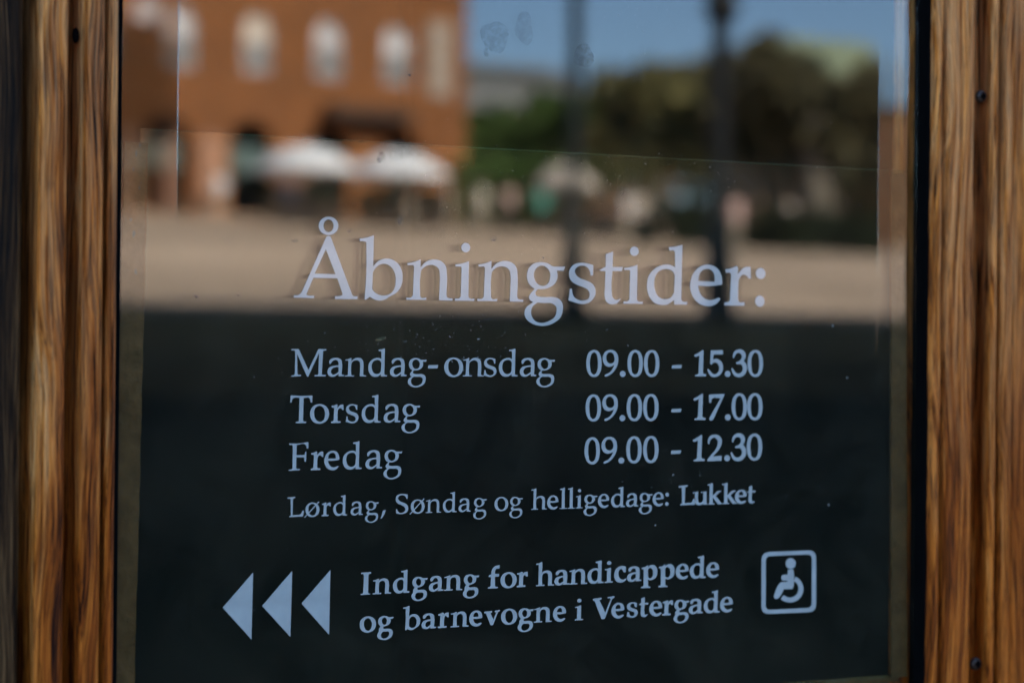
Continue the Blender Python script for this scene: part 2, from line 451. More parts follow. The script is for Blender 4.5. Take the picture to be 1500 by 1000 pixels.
def profile(name, pts, zlo, zhi, mat, parent, back=0.03, seg=60, wob=0.0004, seed=1):
    """moulding profile (x, y) run up the door, with a hand-planed unevenness"""
    rr = random.Random(seed)
    # denser, slightly rounded profile
    P = []
    for i in range(len(pts)-1):
        a, b = pts[i], pts[i+1]
        for k in range(3):
            f = k/3
            P.append((a[0]+(b[0]-a[0])*f, a[1]+(b[1]-a[1])*f))
    P.append(pts[-1])
    for _ in range(1):
        P = [P[0]] + [((P[i-1][0]+2*P[i][0]+P[i+1][0])/4, (P[i-1][1]+2*P[i][1]+P[i+1][1])/4) for i in range(1, len(P)-1)] + [P[-1]]
    x0, x1 = P[0][0], P[-1][0]
    loop = P + [(x1, back), (x0, back)]
    n = len(loop)
    ph = [rr.uniform(0, 6.28) for _ in loop]
    vs = []; fs = []
    for j in range(seg+1):
        z = zlo + (zhi-zlo)*j/seg
        for i, (x, y) in enumerate(loop):
            d = wob*(math.sin(z*23+ph[i]) + math.sin(z*61+ph[i]*2)) if i < len(P) else 0
            vs.append((x + d*0.5, y + d, z))
    for j in range(seg):
        for i in range(n):
            i2 = (i+1) % n
            fs.append((j*n+i, j*n+i2, (j+1)*n+i2, (j+1)*n+i))
    fs.append(tuple(reversed(range(n)))); fs.append(tuple(seg*n+i for i in range(n)))
    me = mesh(name, vs, fs)
    me.polygons.foreach_set('use_smooth', [True]*(len(fs)-2)+[False]*2)
    me.update()
    ob = mobj(name, me, mat, parent)
    md = ob.modifiers.new('edge', 'EDGE_SPLIT'); md.split_angle = R(38)
    return ob

YF = -0.0135
def DY(y): return -0.0012 if y == -.003 else y + 0.009   # faces 13 mm proud of the glass, grooves cut deep
def X(px, py=100, Y=YF): return on(px, py, Y).x
left = [(58, -.0215), (70, -.0245), (90, -.0255), (101, -.0225), (99, -.008), (110, .004), (122, -.004), (122, -.0235), (140, -.0255), (155, -.0225), (155.5, -.006), (161, -.006), (160.5, -.0215), (168, -.0245), (175, -.021), (177, -.014), (177.5, -.003)]
left = [(X(p, 100), DY(y)) for p, y in left]
lout = [(-150, -.021), (-60, -.020), (8, -.021), (30, -.020), (38, -.017), (43, -.012), (46, -.002), (54, .004)]
lout = [(X(p, 100), DY(y)) for p, y in lout]
right = [(1368.5, -.003), (1369, -.017), (1373, -.0235), (1379, -.0235), (1381.5, -.0225), (1382, -.004), (1391, -.002), (1388, -.0225), (1400, -.0238), (1418, -.0245), (1428, -.0235), (1430, -.006), (1444, .006), (1462, -.002), (1452, -.0215), (1458, -.0245), (1463.5, -.0225), (1464, -.004), (1474, -.002), (1470, -.0225), (1478, -.0235), (1487, -.0225), (1489, -.012), (1492, -.012), (1493, -.0175), (1500, -.018), (1560, -.020), (1640, -.020)]
right = [(X(p, 100), DY(y)) for p, y in right]
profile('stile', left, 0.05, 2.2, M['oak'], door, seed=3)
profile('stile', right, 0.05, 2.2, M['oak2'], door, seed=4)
frame = empty('door_frame', (0, 0, 0), label='dark weathered timber jamb at the left edge, beside the oak door', cat='door frame')
profile('jamb', lout, 0.0, 2.28, M['jamb'], frame, back=0.05, seed=5)
xr = right[-1][0]
MB().box((xr+0.004, -0.03, 0.0), (DW+0.1, 0.05, 2.28)).build('jamb', M['jamb'], frame)
MB().box((lout[0][0], -0.03, 2.28), (DW+0.1, 0.05, 2.34)).build('lintel', M['jamb'], frame)
gl, gx = on(165, 500, 0).x-0.012, on(1358, 500, 0).x
# rails above and below the pane
xl_in, xr_in = left[-1][0], right[0][0]
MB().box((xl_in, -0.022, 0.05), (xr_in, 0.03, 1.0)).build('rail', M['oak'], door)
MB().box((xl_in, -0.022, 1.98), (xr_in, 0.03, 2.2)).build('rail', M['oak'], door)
# black rubber gaskets
g = MB(); g.box((xr_in-0.0012, -0.0089, 1.0), (xr_in+0.001, 0.006, 1.98)); g.build('gasket', M['rubber'], door)
g = MB(); g.box((on(140, 500, 0).x, -0.0035, 1.0), (on(172, 500, 0).x, 0.012, 1.98)); g.build('gasket', M['rubber'], door)

# screws and a hole in the coves
def bead(name, px, py, Y, r, mat, sx=1.0, sz=1.0, slot=False, parent=None):
    c = on(px, py, Y)
    mb = MB(); mb.lathe([(0.0001, 0.0), (r*0.55, 0.0), (r*0.9, r*0.12), (r, r*0.35), (r*1.02, r*0.7)], n=20)
    me = mesh(name, mb.v, mb.f, True)
    # lathe axis -> facing out of the door (-y)
    for v in me.vertices: v.co = (v.co.x*sx, v.co.z, v.co.y*sz)
    o = mobj(name, me, mat, parent or door, c)
    return o, c
for px, py in ((1440, 141), (1432, 972)):
    o, c = bead('screw', px, py, -0.0110, 0.0044, M['screw'], 1.0, 1.0)
    sm = MB().box((-0.0008, -0.0012, -0.0026), (0.0008, 0.0004, 0.0026))
    sm.box((-0.0024, -0.0012, -0.0007), (-0.0009, 0.0004, 0.0007)).box((0.0009, -0.0012, -0.0007), (0.0024, 0.0004, 0.0007))
    sm.build('slot', M['hole'], o)
bead('screw_hole', 112, 52, -0.0112, 0.0022, M['hole'], 0.9, 2.0)

# ---- the glass pane (bevelled at both sides)
xa, xb = on(172, 500).x-0.004, on(1337, 500).x+0.004
x1, x2 = on(258, 500).x, on(1284, 500).x
ZB, ZT = 1.0, 1.98
sec = [(xa, 0.0012), (x1-0.0006, 0.00016), (x1, 0.0), (x2, 0.0), (x2+0.0004, 0.00010), (xb, 0.0011), (xb, 0.0034), (xa, 0.0034)]
vs = [(x, y, ZB) for x, y in sec] + [(x, y, ZT) for x, y in sec]
n = len(sec)
fs = [(i, (i+1) % n, n+(i+1) % n, n+i) for i in range(n)] + [tuple(reversed(range(n))), tuple(range(n, 2*n))]
pane = mobj('glass_pane', mesh('glass_pane', vs, fs), M['glass'], door)
pane.data.materials.append(M['glass_rear']); pane.data.polygons[6].material_index = 1
# ---- the lower sheet fixed behind it with tape down both sides
zt = on(205, 188, 0.007).z; zb = on(1310, 991, 0.007).z
xs0, xs1 = on(207, 188, 0.007).x, on(1328, 252, 0.007).x
sh = MB().box((xs0, 0.007, zb), (xs1, 0.0095, zt)).build('backing_sheet', M['glass_back'], door)
MB().box((xs0, 0.0066, zt-0.0009), (xs1, 0.0069, zt)).build('sheet_edge', M['sheet_edge'], door)
def tape(pxa, pya, pxb, pyb, wpx, Y):
    a0 = on(pxa, pya, Y); a1 = on(pxb, pyb, Y)
    wd = on(pxa+wpx, pya, Y).x - a0.x
    vs = []; fs = []; k = 40
    rr = random.Random(int(pxa))
    for j in range(k+1):
        f = j/k
        x = a0.x*(1-f)+a1.x*f; z = a0.z*(1-f)+a1.z*f
        e0, e1 = rr.uniform(-.0003, .0003), rr.uniform(-.0003, .0003)
        vs += [(x+e0, Y, z), (x+wd+e1, Y, z), (x+wd+e1, Y+.002, z), (x+e0, Y+.002, z)]
    for j in range(k):
        for i in range(4):
            fs.append((j*4+i, (j+1)*4+i, (j+1)*4+(i+1) % 4, j*4+(i+1) % 4))
    fs += [(0, 1, 2, 3), (k*4+3, k*4+2, k*4+1, k*4)]
    return mobj('tape_strip', mesh('tape_strip', vs, fs), M['tape'], door)
tl = tape(183, 208, 163, 1010, 34, 0.0044)
trr = tape(1306, 253, 1307, 992, 22, 0.0044)
bb = MB(); a = on(700, 1012, 0.0105); b = on(1326, 991, 0.0105)
bb.box((xs0, 0.0105, zb-0.004), (xs1, 0.0125, zb+0.0012)); bb.build('tape_strip', M['tape'], door)
rr = random.Random(5)
for px, py in ((205, 213), (200, 225), (196, 250), (207, 268), (204, 275), (195, 248), (192, 322), (199, 398), (196, 343)):
    c = on(px, py, 0.0042)
    k = 7; sc_ = rr.uniform(.0005, .0013)
    pts = [(c.x + sc_*rr.uniform(.5, 1.3)*math.cos(6.283*i/k)*rr.uniform(.5, 1), c.z + sc_*1.7*rr.uniform(.4, 1.3)*math.sin(6.283*i/k)) for i in range(k)]
    me = upright(fill2d([pts], 0.0002), 0.0042)
    mobj('chip', me, M['tape_chip'], tl)

# ------------------------------------------------------------------ lettering
# every glyph: (x0, baseline, x-height, slope, contours) in the units it was drawn in, y down; '*' ends a corner
G = {}
def glyph(ch, x0, base, em, slope, *cs): G[ch] = (x0, base, em, slope, cs)
def circ(cx, cy, rx, ry, n=10):
    return ' '.join('%.1f,%.1f' % (cx+rx*math.cos(2*math.pi*i/n), cy+ry*math.sin(2*math.pi*i/n)) for i in range(n))
glyph('Å', 72, 901, 426, .0144,
  circ(435, 152, 102, 95, 14), circ(435, 151, 52, 66, 12),
  '413,264* 435,256 457,264* 680,865* 697,880 737,882* 735,912* 502,912* 502,882* 560,878 582,866* 578,848* 526,697* 277,692* 208,852* 206,868 224,876 285,877* 283,903* 72,898* 76,875* 125,870 158,838*',
  '407,395* 508,655* 290,648*')
glyph('b', 762, 914, 424, 0.0144,
  '762,287* 835,276 912,250* 903,575* 960,518 1045,492 1140,525 1195,600 1210,690 1195,775 1150,842 1080,885 1015,922 965,930 905,912 870,890* 825,922* 814,918* 830,700 833,345* 829,322 805,314 765,313*',
  '900,640* 925,595 975,555 1030,548 1090,580 1130,650 1138,730 1125,800 1085,855 1020,877 960,868 915,840 893,812*')
nbody = '185,372* 230,322 290,292 345,288 410,310 450,360 460,425 456,655* 464,680 490,690 521,692* 520,715* 378,712* 385,560 386,440 375,385 340,354 285,345 228,366 194,402 185,450 182,670* 190,684 247,686* 245,710* 38,710* 38,687* 88,684 106,665*'
glyph('n', 38, 711, 424, 0.008, '48,328* 120,314 188,287* '+nbody+' 118,370* 112,352 90,349 50,350*')
glyph('h', 38, 711, 424, 0.008, '45,78* 118,69 190,41* '+nbody+' 118,132* 112,112 92,106 50,106*')
glyph('i', 543, 718, 426, 0.005, circ(660, 158, 47, 50, 12),
  '550,338* 620,326 694,300* 688,670* 698,688 752,695* 750,718* 543,718* 545,695* 590,691 607,673* 616,375* 608,360 590,358 552,358*')
glyph('l', 543, 718, 426, 0.005,
  '550,85* 620,76 694,48* 688,670* 698,688 752,695* 750,718* 543,718* 545,695* 590,691 607,673* 616,132* 608,117 590,113 552,113*')
glyph('g', 130, 655, 420, 0.01,
  '315,240 370,250 425,282* 455,284 556,283* 540,327* 468,326* 477,380 455,450 400,498 335,520 270,521* 248,552 250,582 290,600 350,603 440,604 500,628 530,680 530,740 505,815 440,870 350,903 290,903 200,875 145,825 130,770 150,712 195,676 222,657* 190,637 178,605 195,568 237,520* 190,482 160,420 160,350 185,290 240,250',
  '315,275 365,298 397,350 397,410 375,462 325,487 270,468 236,415 231,350 257,300',
  '265,662* 340,666 420,670 460,702 465,750 445,810 390,850 310,872 245,855 207,805 200,750 217,700')
glyph('gb', 130, 655, 420, 0.01,
  '315,240 370,250 425,282* 455,284 556,283* 540,327* 468,326* 477,380 455,450 400,498 335,520 290,530 268,556 272,582 300,600 350,603 440,604 500,628 530,680 530,740 505,815 440,870 350,903 290,903 200,875 145,825 130,770 145,715 172,672 178,640 176,605 190,568 212,535 210,512 180,475 160,420 160,350 185,290 240,250',
  '315,275 365,298 397,350 397,410 375,462 325,487 270,468 236,415 231,350 257,300',
  '285,668 340,669 420,672 460,702 465,750 445,810 390,850 310,872 245,855 207,805 205,750 235,695')
glyph('s', 588, 665, 418, 0.008,
  '848,378* 850,272* 790,255 720,248 650,267 607,315 597,380 622,440 680,478 750,505 800,538 812,580 797,622 750,640 690,632 650,605 633,562 628,520* 605,520* 600,580 588,640* 640,657 720,677 778,673 838,635 872,572 868,510 833,460 770,430 710,408 668,372 658,330 685,292 735,278 785,293 812,330 821,380*')
glyph('t', 918, 670, 418, 0.01,
  '983,157* 1057,128* 1053,290* 1160,290* 1150,333* 1050,333* 1045,560 1056,612 1090,634 1142,618* 1095,675* 1030,680 985,650 970,600 972,500 978,335* 925,333* 918,322* 980,288*')
glyph('d', 555, 825, 415, 0.0,
  '780,230* 850,221 925,200* 912,770* 925,788 975,795* 972,825* 838,825* 838,780* 765,828* 700,832 640,815 590,765 560,690 555,620 575,530 620,470 690,425 760,410 812,418 848,438* 848,285* 838,266 790,264*',
  '845,520* 822,480 785,460 730,460 682,480 645,530 630,600 640,680 670,740 715,768 765,768 808,748 838,700*')
glyph('e', 100, 880, 527, 0.0,
  '523,605* 525,555 510,470 462,392 390,352 310,345 220,380 150,450 110,550 100,650 130,760 200,848 290,890 370,893 440,865 505,795* 480,778* 420,802 360,812 290,790 235,730 213,670 207,622* 300,628 400,624 523,605*',
  '210,562* 217,490 252,430 312,402 368,408 410,450 425,515 423,568*')
glyph('r', 555, 884, 527, 0.0,
  '568,402* 640,390 718,355* 738,378* 736,470* 780,410 830,372 905,365* 908,520* 880,520* 848,482 810,470 768,500 748,540 742,600 738,800* 750,830 825,835* 820,885* 555,885* 555,843* 605,836 630,812* 645,475* 634,454 575,450*')
glyph(':', 965, 884, 527, 0.0, circ(1038, 450, 64, 74, 12), circ(1028, 820, 62, 74, 12))
glyph('M', 80, 638, 340, 0.0,
  '85,138* 220,138* 395,520* 580,138* 725,140* 722,163* 675,170 662,188* 640,590* 652,604 712,605* 708,635* 508,635* 512,610* 562,606 578,592* 590,210* 390,645* 372,640* 188,225* 195,582* 206,603 262,606* 260,632* 85,640* 85,620* 132,612 150,592* 155,186* 146,168 85,165*')
glyph('a', 748, 634, 340, 0.0,
  '782,402* 780,350 810,316 880,295 950,300 1000,335 1012,390 1005,588* 1014,600 1050,603* 1048,630* 945,630* 952,582* 905,618 865,637 820,638 770,615 748,570 755,510 795,460 860,440 948,430* 948,380 928,345 888,332 850,345 825,372 805,402*',
  '950,460* 890,465 835,490 812,530 820,580 855,602 900,585 950,550*')
glyph('-', 1085, 636, 340, 0.0, '1095,430* 1275,425* 1260,488* 1085,490*')
OO = '655,293 740,312 810,370 843,460 835,550 780,638 700,678 620,683 540,650 485,580 468,490 485,400 540,330 600,300'
OI = '655,328 715,352 755,420 766,500 745,590 700,638 655,646 600,620 560,560 547,480 557,400 600,347'
glyph('o', 468, 672, 371, -.004, OO, OI)
glyph('ø', 455, 672, 371, -.004, OO, OI)
glyph('T', 70, 675, 371, -.006,
  '80,120* 290,130* 520,123* 512,262* 475,262* 468,210 455,180 345,172* 330,620* 345,638 395,642* 390,672* 178,675* 178,645* 230,640 245,622* 255,172* 150,174 125,190 100,262* 70,262*')
glyph('F', 108, 668, 371, -.0196,
  '115,125* 310,125 505,98* 505,225* 468,235* 460,180 440,152 272,158* 268,360* 425,355* 440,292* 465,288* 460,490* 425,490* 415,403* 265,405* 262,612* 275,630 340,630* 330,660* 110,672* 110,648* 165,640 185,618* 190,176* 178,162 120,162*')
glyph('L', 55, 395, 188, -.033,
  '55,125* 170,112* 165,132* 142,138 135,148* 128,368* 180,363 238,352 262,305* 288,305* 270,385* 80,393* 80,380* 98,375 105,362* 100,152* 92,143 58,145*')
glyph('S', 75, 316, 143, -.033,
  '205,108* 205,158* 185,160* 178,138 160,124 130,122 108,140 108,163 130,185 170,200 203,225 212,262 195,298 150,317 120,319 77,312* 75,265* 95,265* 102,290 125,303 155,297 172,275 168,250 140,228 100,210 78,187 72,155 85,125 125,106 165,105')
glyph(',', 1335, 353, 188, 0, '1370,300* 1408,295* 1393,345 1355,408* 1338,410* 1358,350')
glyph('k', 38, 711, 424, 0.0,
  '45,78* 118,69 190,41* 185,460* 270,385 345,305* 440,288* 440,330* 400,338 352,380 275,448* 430,650* 455,680 500,690* 498,712* 370,712* 190,490* 184,668* 192,684 240,688* 240,712* 38,712* 38,688* 88,684 106,665* 118,132* 112,112 92,106 50,106*')
glyph('u', 38, 711, 424, 0.0,
  '40,322* 110,316 185,300* 182,560 192,622 230,655 290,655 345,622 376,585* 382,350* 372,334 312,335* 312,313* 380,312 456,298* 452,655* 465,682 515,690* 515,712* 378,712* 380,655* 320,705 250,722 170,705 125,650 114,570 118,352* 110,338 42,338*')
glyph('c', 158, 378, 172, -.05,
  '292,198* 290,260* 262,262* 252,235 232,226 214,240 206,280 213,320 240,344 268,345 292,330* 294,352* 260,375 220,382 180,365 160,330 158,280 175,230 215,196 255,188')
glyph('p', 465, 364, 172, -.05,
  '472,210* 515,201 546,178* 546,202* 580,180 620,180 648,212 655,265 640,320 600,350 568,356 547,348* 547,413* 552,426 574,430* 572,445* 465,448* 468,432* 490,426 496,412* 496,240* 490,229 474,228*',
  '546,232* 570,212 594,225 606,268 596,318 572,334 547,322*')
glyph('I', 65, 360, 175, -.05,
  '70,104* 188,97* 186,116* 162,122 156,134* 152,330* 158,344 176,345* 174,355* 65,362* 65,348* 90,343 96,330* 104,138* 98,124 72,122*')
glyph('f', 115, 368, 175, -.05,
  '115,370* 117,354* 140,349 148,336* 152,236* 122,234* 130,214* 154,202* 164,148 198,108 252,95* 254,112 246,138* 222,136 204,152 198,196* 248,197* 242,228* 198,230* 198,334* 206,346 232,347* 228,364*')
glyph('v', 1092, 230, 129, -.0,
  '1092,112* 1160,108* 1160,122* 1148,128 1150,136* 1172,184* 1192,134* 1194,124 1182,121* 1184,108* 1228,103* 1226,116* 1214,121 1208,130* 1168,232* 1147,232* 1112,140* 1106,128 1092,126*')
glyph('V', 430, 222, 104, -.0,
  '430,78* 490,72* 489,85* 477,90 478,98* 516,180* 553,92* 552,83 532,81* 532,72* 580,66* 578,80* 567,84 561,94* 512,224* 490,224* 445,106* 440,95 430,92*')
ZO = '235,82 300,102 345,170 367,290 362,390 332,485 280,535 230,545 170,520 125,450 103,335 110,225 142,135 188,94'
ZI = '235,125 272,150 294,225 300,320 290,425 265,482 230,498 195,478 174,400 168,305 178,210 202,148'
glyph('0', 103, 532, 314, 0, ZO, ZI)
glyph('9', 380, 532, 314, 0,
  '515,82 580,97 630,150 648,240 640,320 600,410 530,490 450,533 425,538* 410,515* 425,500* 490,470 550,400 578,338* 540,360 490,370 430,350 388,290 380,220 400,150 450,97',
  '515,125 555,148 577,205 580,262 560,298 512,312 467,290 446,230 450,170 480,132')
glyph('.', 669, 532, 314, 0, circ(717, 490, 48, 52, 12))
glyph('1', 185, 515, 314, 0,
  '184,152* 268,108 328,66* 350,75* 338,445* 348,468 395,475* 390,515* 200,515* 200,488* 242,480 260,455* 272,165* 215,186* 190,178*')
glyph('7', 445, 515, 314, 0,
  '445,85* 715,72* 710,95* 525,500* 500,522 458,520* 447,490* 640,150* 510,152 494,168 488,225* 447,225*')
glyph('5', 415, 532, 314, 0,
  '475,90* 665,84* 688,92* 685,158* 530,162* 518,242* 565,232 622,250 675,310 690,380 670,460 612,523 540,545 480,530 440,480 417,415* 435,402* 470,440 505,482 548,494 595,465 620,400 605,337 562,298 522,302 492,335* 465,320*')
glyph('3', 822, 532, 314, 0,
  '872,225* 850,215* 852,160 890,97 960,70 1030,92 1070,150 1070,212 1040,268* 1080,320 1095,400 1070,480 1000,538 930,545 870,512 832,440 824,400* 848,385* 872,430 910,474 960,480 1008,442 1016,380 988,328 932,325 905,320* 905,290* 960,270 994,230 1000,180 972,142 932,136 898,165')
glyph('2', 418, 520, 314, 0,
  '432,225* 432,160 465,97 540,72 620,92 668,160 665,240 620,330 520,440* 670,435* 665,520* 420,525* 420,495* 500,400 570,310 597,220 585,160 545,126 497,140 470,180 458,235*')

def spline(s, sub=5):
    pts = []
    for tok in s.split():
        c = tok.endswith('*')
        x, y = tok.rstrip('*').split(',')
        pts.append((float(x), float(y), c))
    if len(pts) > 1 and pts[0][:2] == pts[-1][:2]: pts.pop()
    out = []; n = len(pts)
    for i in range(n):
        p1, p2 = pts[i], pts[(i+1) % n]
        if p1[2] and p2[2]:
            out.append((p1[0], p1[1])); continue
        p0, p3 = pts[i-1], pts[(i+2) % n]
        d = math.hypot(p2[0]-p1[0], p2[1]-p1[1])
        def tan(a, b, c_, corner):
            if corner: return None
            l1 = math.hypot(b[0]-a[0], b[1]-a[1]) or 1; l2 = math.hypot(c_[0]-b[0], c_[1]-b[1]) or 1
            tx = (b[0]-a[0])/l1*l2 + (c_[0]-b[0])/l2*l1; ty = (b[1]-a[1])/l1*l2 + (c_[1]-b[1])/l2*l1
            l = math.hypot(tx, ty) or 1
            return (tx/l, ty/l)
        t1 = tan(p0, p1, p2, p1[2]); t2 = tan(p1, p2, p3, p2[2])
        if t1 is None: c1 = (p1[0]+(p2[0]-p1[0])/3, p1[1]+(p2[1]-p1[1])/3)
        else: c1 = (p1[0]+t1[0]*d*.36, p1[1]+t1[1]*d*.36)
        if t2 is None: c2 = (p2[0]+(p1[0]-p2[0])/3, p2[1]+(p1[1]-p2[1])/3)
        else: c2 = (p2[0]-t2[0]*d*.36, p2[1]-t2[1]*d*.36)
        for k in range(sub):
            f = k/sub; g_ = 1-f
            out.append((g_**3*p1[0]+3*g_*g_*f*c1[0]+3*g_*f*f*c2[0]+f**3*p2[0], g_**3*p1[1]+3*g_*g_*f*c1[1]+3*g_*f*f*c2[1]+f**3*p2[1]))
    return out

def area(c): return sum(c[i-1][0]*c[i][1]-c[i][0]*c[i-1][1] for i in range(len(c)))/2
def inside(p, c):
    r = False
    for i in range(len(c)):
        (x1_, y1_), (x2_, y2_) = c[i-1], c[i]
        if (y1_ > p[1]) != (y2_ > p[1]) and p[0] < (x2_-x1_)*(p[1]-y1_)/(y2_-y1_)+x1_: r = not r
    return r
def embolden(cs, wx, wy):
    res = []
    for i, c in enumerate(cs):
        hole = sum(sum(inside(q, d) for q in c) > len(c)*0.7 for j, d in enumerate(cs) if j != i) % 2
        sg = (1 if area(c) > 0 else -1) * (-1 if hole else 1)
        o = []
        for k in range(len(c)):
            a, b, d = c[k-1], c[k], c[(k+1) % len(c)]
            e1 = (b[0]-a[0], b[1]-a[1]); e2 = (d[0]-b[0], d[1]-b[1])
            l1 = math.hypot(*e1) or 1e-9; l2 = math.hypot(*e2) or 1e-9
            n1 = (e1[1]/l1, -e1[0]/l1); n2 = (e2[1]/l2, -e2[0]/l2)
            nx, ny = n1[0]+n2[0], n1[1]+n2[1]; l = math.hypot(nx, ny) or 1
            nx, ny = nx/l, ny/l
            q = 1/max(0.6, nx*n1[0]+ny*n1[1])
            o.append((b[0]+sg*nx*wx*q, b[1]+sg*ny*wy*q))
        res.append(o)
    return res

NORM = {}
for ch, (x0, base, em, slope, cs) in G.items():
    NORM[ch] = [[((x-x0)/em, (base+slope*(x-x0)-y)/em) for x, y in spline(c)] for c in cs]
YL = -0.0002
def put(name, cs_px, label=None, extra=None):
    """closed outlines in picture points -> cut vinyl on the glass"""
    P = [[on(x, y, YL) for x, y in c] for c in cs_px]
    cx = sum(p.x for c in P for p in c)/sum(len(c) for c in P); cz = sum(p.z for c in P for p in c)/sum(len(c) for c in P)
    me = upright(fill2d([[(p.x-cx, p.z-cz) for p in c] for c in P], 0.0001))
    if extra:
        Q = [[on(x, y, YL-0.00001) for x, y in c] for c in extra]
        bm = bmesh.new(); bm.from_mesh(me)
        m2 = upright(fill2d([[(p.x-cx, p.z-cz) for p in c] for c in Q], 0.0001), -0.00004)
        bm.from_mesh(m2); bm.to_mesh(me); bm.free(); bpy.data.meshes.remove(m2)
    return mobj(name, me, M['vinyl'], pane, (cx, YL, cz), label=label)

def line(chars, base, em, bold=0.0):
    """chars: (character, left edge); base, em: (x, value, x, value)"""
    for ch, px in chars:
        b = base[1] + (base[3]-base[1])*(px-base[0])/(base[2]-base[0])
        sl_ = (base[3]-base[1])/(base[2]-base[0])
        e = em[1] + (em[3]-em[1])*(px-em[0])/(em[2]-em[0])
        bo = bold
        cs = NORM['gb' if ch == 'g' and bo > 0.02 else ch]
        if ch in 'cpIfvV': bo = 0
        elif not bo: bo = {'S': -0.03}.get(ch, -0.008 if (ch.isdigit() or ch in 'TFL') else 0)
        if bo: cs = embolden(cs, bo, bo*0.35)
        dx = bo*e
        f = lambda c: [(px + dx + x*e, b + sl_*x*e - y*e) for x, y in c]
        extra = None
        if ch == 'ø':
            th = 0.035 + bo*0.5
            bar = [(-0.07, -0.05), (0.0, -0.07), (1.05, 1.04), (0.98, 1.08)]
            extra = [f(bar)]
        nm = 'digit' if ch.isdigit() else {'-': 'hyphen', '.': 'full_stop', ',': 'comma', ':': 'colon'}.get(ch, 'letter')
        put(nm, [f(c) for c in cs], extra=extra)

line([('Å',430.1),('b',526.7),('n',595.3),('i',666),('n',699.2),('g',768.2),('s',832.3),('t',878.5),('i',913.1),('d',947.7),('e',1011),('r',1061),(':',1106.2)],
     (430, 436.2, 1061, 447.2), (430, 60.0, 1061, 57.9))
L2 = (430, 551.2, 1110, 551.0); E2 = (430, 27.3, 1110, 27.0)
line([('M',426.4),('a',479.8),('n',505.2),('d',539.5),('a',571.4),('g',597.4),('-',626.8),('o',650.8),('n',677.8),('s',708.6),('d',730.8),('a',761.6),('g',785.8)], L2, E2)
line([('0',858.9),('9',882.9),('.',908),('0',919.3),('0',943.4),('-',983.8),('1',1016.9),('5',1036),('.',1061.8),('3',1071.2),('0',1095.3)], L2, E2)
L3 = (430, 619.6, 1110, 614.2)
line([('T',425.1),('o',454.3),('r',484.9),('s',506.4),('d',529.9),('a',562.2),('g',588.2)], L3, E2)
line([('0',858),('9',882.3),('.',907.5),('0',918.1),('0',942.2),('-',983.2),('1',1016),('7',1038.6),('.',1062),('0',1071.8),('0',1094.6)], L3, E2)
L4 = (423, 689, 1020, 675.3)
line([('F',422.9),('r',455.2),('e',475.1),('d',502.2),('a',535.4),('g',561.7)], L4, E2)
line([('0',856.3),('9',881.2),('.',906),('0',917.5),('0',942.2),('-',982.6),('1',1014.7),('2',1036),('.',1060.9),('3',1070),('0',1094)], L4, E2)
L5 = (421, 757.1, 1100, 736.3); E5 = (421, 20.1, 1100, 19.4)
line([('L',420.9),('ø',446.8),('r',471),('d',488.3),('a',513.7),('g',534.7),(',',557.2),('S',580.1),('ø',601.1),('n',623.5),('d',648.8),('a',671.8),('g',693.2),('o',724.4),('g',746.1)], L5, E5)
line([('h',778.1),('e',801.5),('l',819.9),('l',831.6),('i',843.3),('g',854.8),('e',875.9),('d',895.1),('a',917.1),('g',935.7),('e',956),(':',974.3)], L5, E5, 0.012)
line([('L',994),('u',1014.5),('k',1036),('k',1057.5),('e',1076.6),('t',1094.1)], L5, E5, 0.035)
L6 = (528, 870.6, 1020, 846.2); E6 = (528, 22.2, 1035, 21.5)
line([('I',528.2),('n',546),('d',575.7),('g',602.7),('a',628.3),('n',650.5),('g',678.1),('f',714.6),('o',733.2),('r',757),('h',785.2),('a',812.3),('n',833.6),('d',860.6),('i',885.7),('c',900),('a',918.6),('p',938.9),('p',964.2),('e',989.9),('d',1010.5),('e',1034.5)], L6, E6, 0.034)
L7 = (530, 925.3, 1050, 896.2); E7 = (530, 22.1, 1055, 21.3)
line([('o',526.9),('g',552.6),('b',590.7),('a',617.6),('r',641.3),('n',660),('e',687.3),('v',709.3),('o',734),('g',758.3),('n',782),('e',810),('i',842),('V',868.8),('e',895.7),('s',918),('t',936),('e',951.1),('r',970),('g',986.6),('a',1009),('d',1031),('e',1054.8)], L7, E7, 0.034)
for tri in (((326.3, 889.3), (370.7, 838.0), (368.3, 936)), ((384, 886.8), (428, 835.5), (425.3, 932.2)), ((441.7, 883.3), (484, 834.2), (482, 929.2))):
    put('arrow', [list(tri)])
# wheelchair symbol, drawn in the 8.333 x enlargement of its place
def W(x, y): return (1100+x/8.333, 790+y/8.333)
def rbox(corners, r):
    o = []
    n = len(corners)
    for i in range(n):
        p, a, b = corners[i], corners[i-1], corners[(i+1) % n]
        def to(q):
            l = math.hypot(q[0]-p[0], q[1]-p[1]); return (p[0]+(q[0]-p[0])/l*r, p[1]+(q[1]-p[1])/l*r)
        s, e = to(a), to(b)
        for k in range(9):
            f = k/8; o.append(((1-f)**2*s[0]+2*f*(1-f)*p[0]+f*f*e[0], (1-f)**2*s[1]+2*f*(1-f)*p[1]+f*f*e[1]))
    return o
put('symbol_frame', [[W(*p) for p in rbox([(130, 152), (795, 126), (795, 880), (128, 908)], 100)], [W(*p) for p in rbox([(182, 201), (744, 178), (742, 829), (180, 856)], 62)]])
head = [W(485+62*math.cos(t*math.pi/10), 290+66*math.sin(t*math.pi/10)) for t in range(20)]
body = [W(*p) for p in spline('452,362* 518,362* 524,420* 520,560 508,600* 402,605* 345,700 325,718 290,715 280,685* 340,545 365,516* 440,515* 440,495* 385,495 370,465 380,435 420,425 446,425*')]
wheel = [W(475+165*math.cos(R(a)), 600+165*math.sin(R(a))) for a in range(-66, 133, 9)] + [W(475+106*math.cos(R(a)), 598+106*math.sin(R(a))) for a in range(135, -64, -9)]
